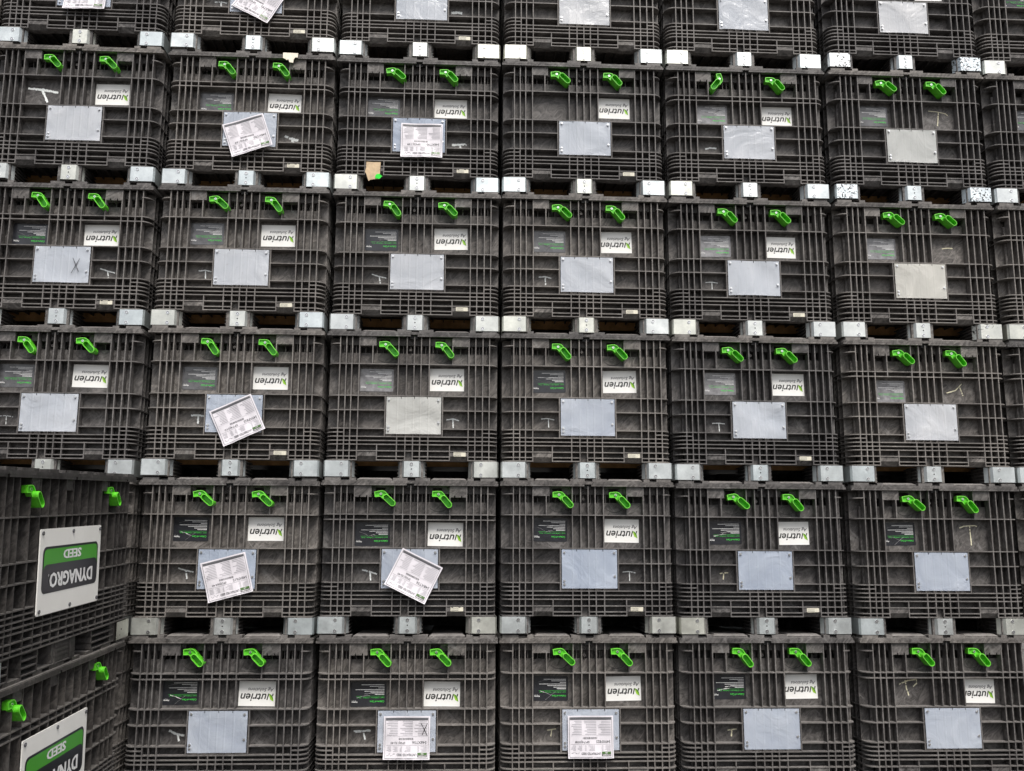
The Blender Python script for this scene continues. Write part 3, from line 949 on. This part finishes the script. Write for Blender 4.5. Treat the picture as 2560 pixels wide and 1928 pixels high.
S(5, 1, "scribbled chalk left of its bare blue plate", kind='B', safe=0, plac=5, ldx=.0, chalk=('sm', LC + .02, CZ + .005, CHALK, .013), tag=0)
S(5, 2, "pen cross on its straight paper label", kind='B', safe=3, paper=P_("S48XT56", "SP50J132-40", .01, .375, 0, 1), chalk=('smear', LC + .0, CZ + .01, CHALK, .010), tag=0)
S(5, 3, "straight paper label and tiny chalk T", safe=0, paper=P_("S49XF82S", "SP74J008", .005, .37, 0), chalk=('Ts', LC + .04, CZ, CHALKY, .008), tag=0)
S(5, 4, "small yellow chalk T, bare grey plate", safe=3, plac=5, chalk=('Ts', LC + .04, CZ - .005, CHALKY, .008), tag=0)
S(5, 5, "hooked yellow chalk T left of the logo", kind='B', safe=None, plac=0, ldx=-.025, chalk=('Thook', -.24, .655, CHALKY, .008), tag=0)
S(5, 6, "hidden at the far right end", kind='A', tag=0)

ORD = ["top", "second", "third", "fourth", "fifth", "bottom"]
COLN = ["first", "second", "third", "fourth", "fifth", "sixth", "rightmost", "cut-off leftmost"]
PITCH_X, PITCH_Z, ZS, Z0 = 1.16, 0.985847, 0.9936, -0.0566
DX = [-.008, .008, .006, -.005, -.010, .006, .0, .0]      # the columns stand a little unevenly; DX[-1] is the column cut off at the left
DZ = {(0, 0): .008, (0, 2): -.007, (0, 3): -.005, (0, 5): .010, (1, 0): .004, (1, 1): -.002, (1, 2): -.009, (1, 3): -.008, (1, 4): -.004, (1, 5): .006,
      (2, 2): -.005, (2, 3): -.004, (2, 4): -.003, (3, 0): -.003, (3, 1): .003, (3, 2): .005, (3, 3): .006, (4, 1): -.003, (4, 2): .004, (4, 3): .006, (4, 5): -.004}
GROUP = "black bins stacked in the wall"


def add_latch(parent, loc, rot, screw_label=None):
    la = link("latch", M_LATCH, parent, loc, rot)
    link("screw", M_SCREW, la)
    return la


for (k, c), s in SPEC.items():
    if (k, c) in ((5, 6),): continue
    rnd = random.Random(100 + k * 11 + c)
    x = (c - 3) * PITCH_X + DX[c] + rnd.uniform(-.004, .004)
    z = (3 - k) * PITCH_Z + Z0 + DZ.get((k, c), 0)
    e = bpy.data.objects.new("storage_bin", None)
    col.objects.link(e)
    e.empty_display_size = .2
    e.location = (x, rnd.uniform(-.012, .012), z)
    e.rotation_euler = (0, 0, R(rnd.uniform(-.35, .35)))
    e.scale = (1, 1, ZS)
    row = "top row" if k == 0 else ("bottom row" if k == 5 else ORD[k] + " row down")
    e["label"] = "black bin, %s, %s column, %s" % (s['feat'], COLN[c], row)
    e["category"] = "bin"
    e["group"] = GROUP
    link("body", M_BODY[s['kind']], e)
    link("lid", M_LID, e)
    link("cross_board", M_BOARD, e)
    for i, w_ in enumerate(('left', 'mid', 'right')):
        o = link("foot_plate", M_PLATE[(w_, s['speck'][i])], e)
        if s['speck'][i]: o["label"] = "galvanised foot plate flecked with black"
    for i, lx in enumerate((-.187, .184)):
        turned = s['latch'][i]
        add_latch(e, (lx, .018, .888), (0, R(82 + rnd.uniform(-4, 4)) if turned else R(rnd.uniform(-7, 7)), 0))
    pl = link("clear_plate", placard_mesh(k * 9 + c, BOW[s['plac']], SHEETS[TINT.get((k, c), 0)]).build("clear_plate"), e)
    if s['safe'] is not None:
        zz = .637 if s['kind'] == 'B' else .662
        link("safety_sticker", M_SAFE[(s['safe'], GLARE.get((k, c), 0))], e, (-.242 + s['sdx'] + rnd.uniform(-.004, .004), IN - .002, zz + rnd.uniform(-.012, .004)), (0, R(rnd.uniform(-1, 1)), 0))
    if s['logo']:
        zz = .636 if s['kind'] == 'B' else .664
        link("logo_sticker", M_LOGO, e, (max(.2150, .226 + s['ldx'] + rnd.uniform(-.006, .006)), IN - .002, zz + rnd.uniform(-.012, .004)), (0, R(rnd.uniform(-1.2, 1.2)), 0))
    if s['chalk']:
        nm, cx, cz, mt, wd = s['chalk']
        st = [[(px * 1.2 + rnd.uniform(-.002, .002), pz * 1.15 + rnd.uniform(-.002, .002)) for px, pz in l] for l in TT[nm]]
        link("chalk_mark", stroke_mesh("chalk_mark", st, wd, mt, k * 7 + c), e, (cx, IN - .0015, cz))
    if s['pen']:
        link("pen_mark", stroke_mesh("pen_mark", [[(-.022, -.052), (.026, .050)], [(.026, -.040), (-.018, .054)]], .004, INK, 4), e, (.098, -.012, .40))
    if s['tag']: link("serial_tag", M_TAG, e, (.312, .0025, .157), (0, R(rnd.uniform(-1, 1)), 0))
    if s['paper']:
        code, lot, px, pz, a, cross = s['paper']
        link("seed_label", paper_mesh(code, lot, k * 5 + c, cross), e, (px, -.018, pz), (R(-2), R(-a), 0))

# ------------------------------------------------------------------ the two bins with big side signs, standing forward on the left
M_SIGN = sign_mesh()


def shaded(me):
    me = me.copy()
    for i, mt in enumerate(me.materials):
        if mt == PLASTIC: me.materials[i] = SHADEPLASTIC
        if mt == EDGE: me.materials[i] = SHADEFRONT
    return me


M_BACK = back_plate_mesh()
for k, (oz, kind) in enumerate(((-1.152, 'A'), (-2.137, 'B'))):
    e = bpy.data.objects.new("storage_bin", None)
    col.objects.link(e)
    e.location = (-3.447, -1.906, oz)
    e.rotation_euler = (Matrix.Rotation(R(-1.2), 3, 'Z') @ Matrix.Rotation(R(3.5), 3, 'X')).to_euler()
    e.scale = (1, 1, ZS)
    e["label"] = ("black bin turned side on, white and green sign, upper of the two", "black bin turned side on, white and green sign, lower of the two")[k]
    e["category"] = "bin"
    e["group"] = "bins with side signs"
    link("body", shaded(M_BODY[kind]), e); link("lid", shaded(M_LID), e); link("cross_board", M_BOARD, e)
    for w_ in ('left', 'mid', 'right'): link("foot_plate", M_PLATE[(w_, 0)], e)
    link("foot_plate", M_BACK, e)
    for ly in (.398, 1.419): add_latch(e, (.549, ly, .888), (0, 0, R(90))).scale = (1, .72, 1)
    for lx in (-.187, .184): add_latch(e, (lx, .018, .888), (0, 0, 0))
    link("clear_plate", placard_mesh(k, .6, SHEETS[0]).build("clear_plate"), e)
    link("logo_sticker", M_LOGO, e, (.226, IN - .002, .655))
    link("side_sign", M_SIGN, e, (HW + .010, .898, .4834))

# ------------------------------------------------------------------ scraps
def scrap(name, poly, th, mt, loc, rot, label, extra=None):
    mb = MB()
    mb.prism(poly, front, mt, -th / 2, th / 2)
    mb.face([front(p, th / 2) for p in poly[::-1]], mt)
    if extra: extra(mb)
    o = link(name, mb.build(name), None, loc, rot)
    o["label"] = label; o["category"] = "scrap"
    return o


def at(k, c, lx, ly, lz): return ((c - 3) * PITCH_X + DX[c] + lx, ly, (3 - k) * PITCH_Z + Z0 + lz * ZS)


scrap("cardboard_scrap", [(-.035, -.070), (-.025, -.062), (.005, -.056), (.038, -.055), (.043, .0), (.040, .012), (.043, .012), (.046, .062), (.0, .060), (-.052, .062), (-.052, .02), (-.060, -.005), (-.052, -.02)], .004, CARD,
      at(1, 2, -.297, -.008, .125), (R(8), 0, 0), "torn tan cardboard scrap with bright green tape, tucked under a bin",
      lambda mb: mb.prism([(.012, -.052), (.040, -.054), (.058, -.036), (.038, -.020), (.020, -.022), (.010, -.036)], front, LIME, -.006, -.002))
scrap("paper_scrap", [(-.050, -.018), (-.035, -.024), (-.022, -.034), (-.012, -.026), (-.004, -.048), (.022, -.052), (.024, -.030), (.034, -.012), (.052, -.012), (.054, .020), (-.050, .022)], .003, CARDW,
      at(1, 1, .262, -.017, .955), (0, 0, 0), "torn pale paper scrap caught on the rim of a bin")

# ------------------------------------------------------------------ ground
mb = MB()
zb = -2 * PITCH_Z + Z0 - .003
for (ya, za), (yb, zb_) in (((30, zb), (-.12, zb)), ((-.12, zb), (-9, zb - .545)), ((-9, zb - .545), (-14, zb - .3)), ((-14, zb - .3), (-19, zb + 3.4)), ((-19, zb + 3.4), (-120, zb + 4.2))):  # rises to an added bank behind the camera, cutting sky light low down
    mb.face([(-120, yb, zb_), (120, yb, zb_), (120, ya, za), (-120, ya, za)], GROUND)
gr = link("ground", mb.build("ground"))
gr["kind"] = "structure"
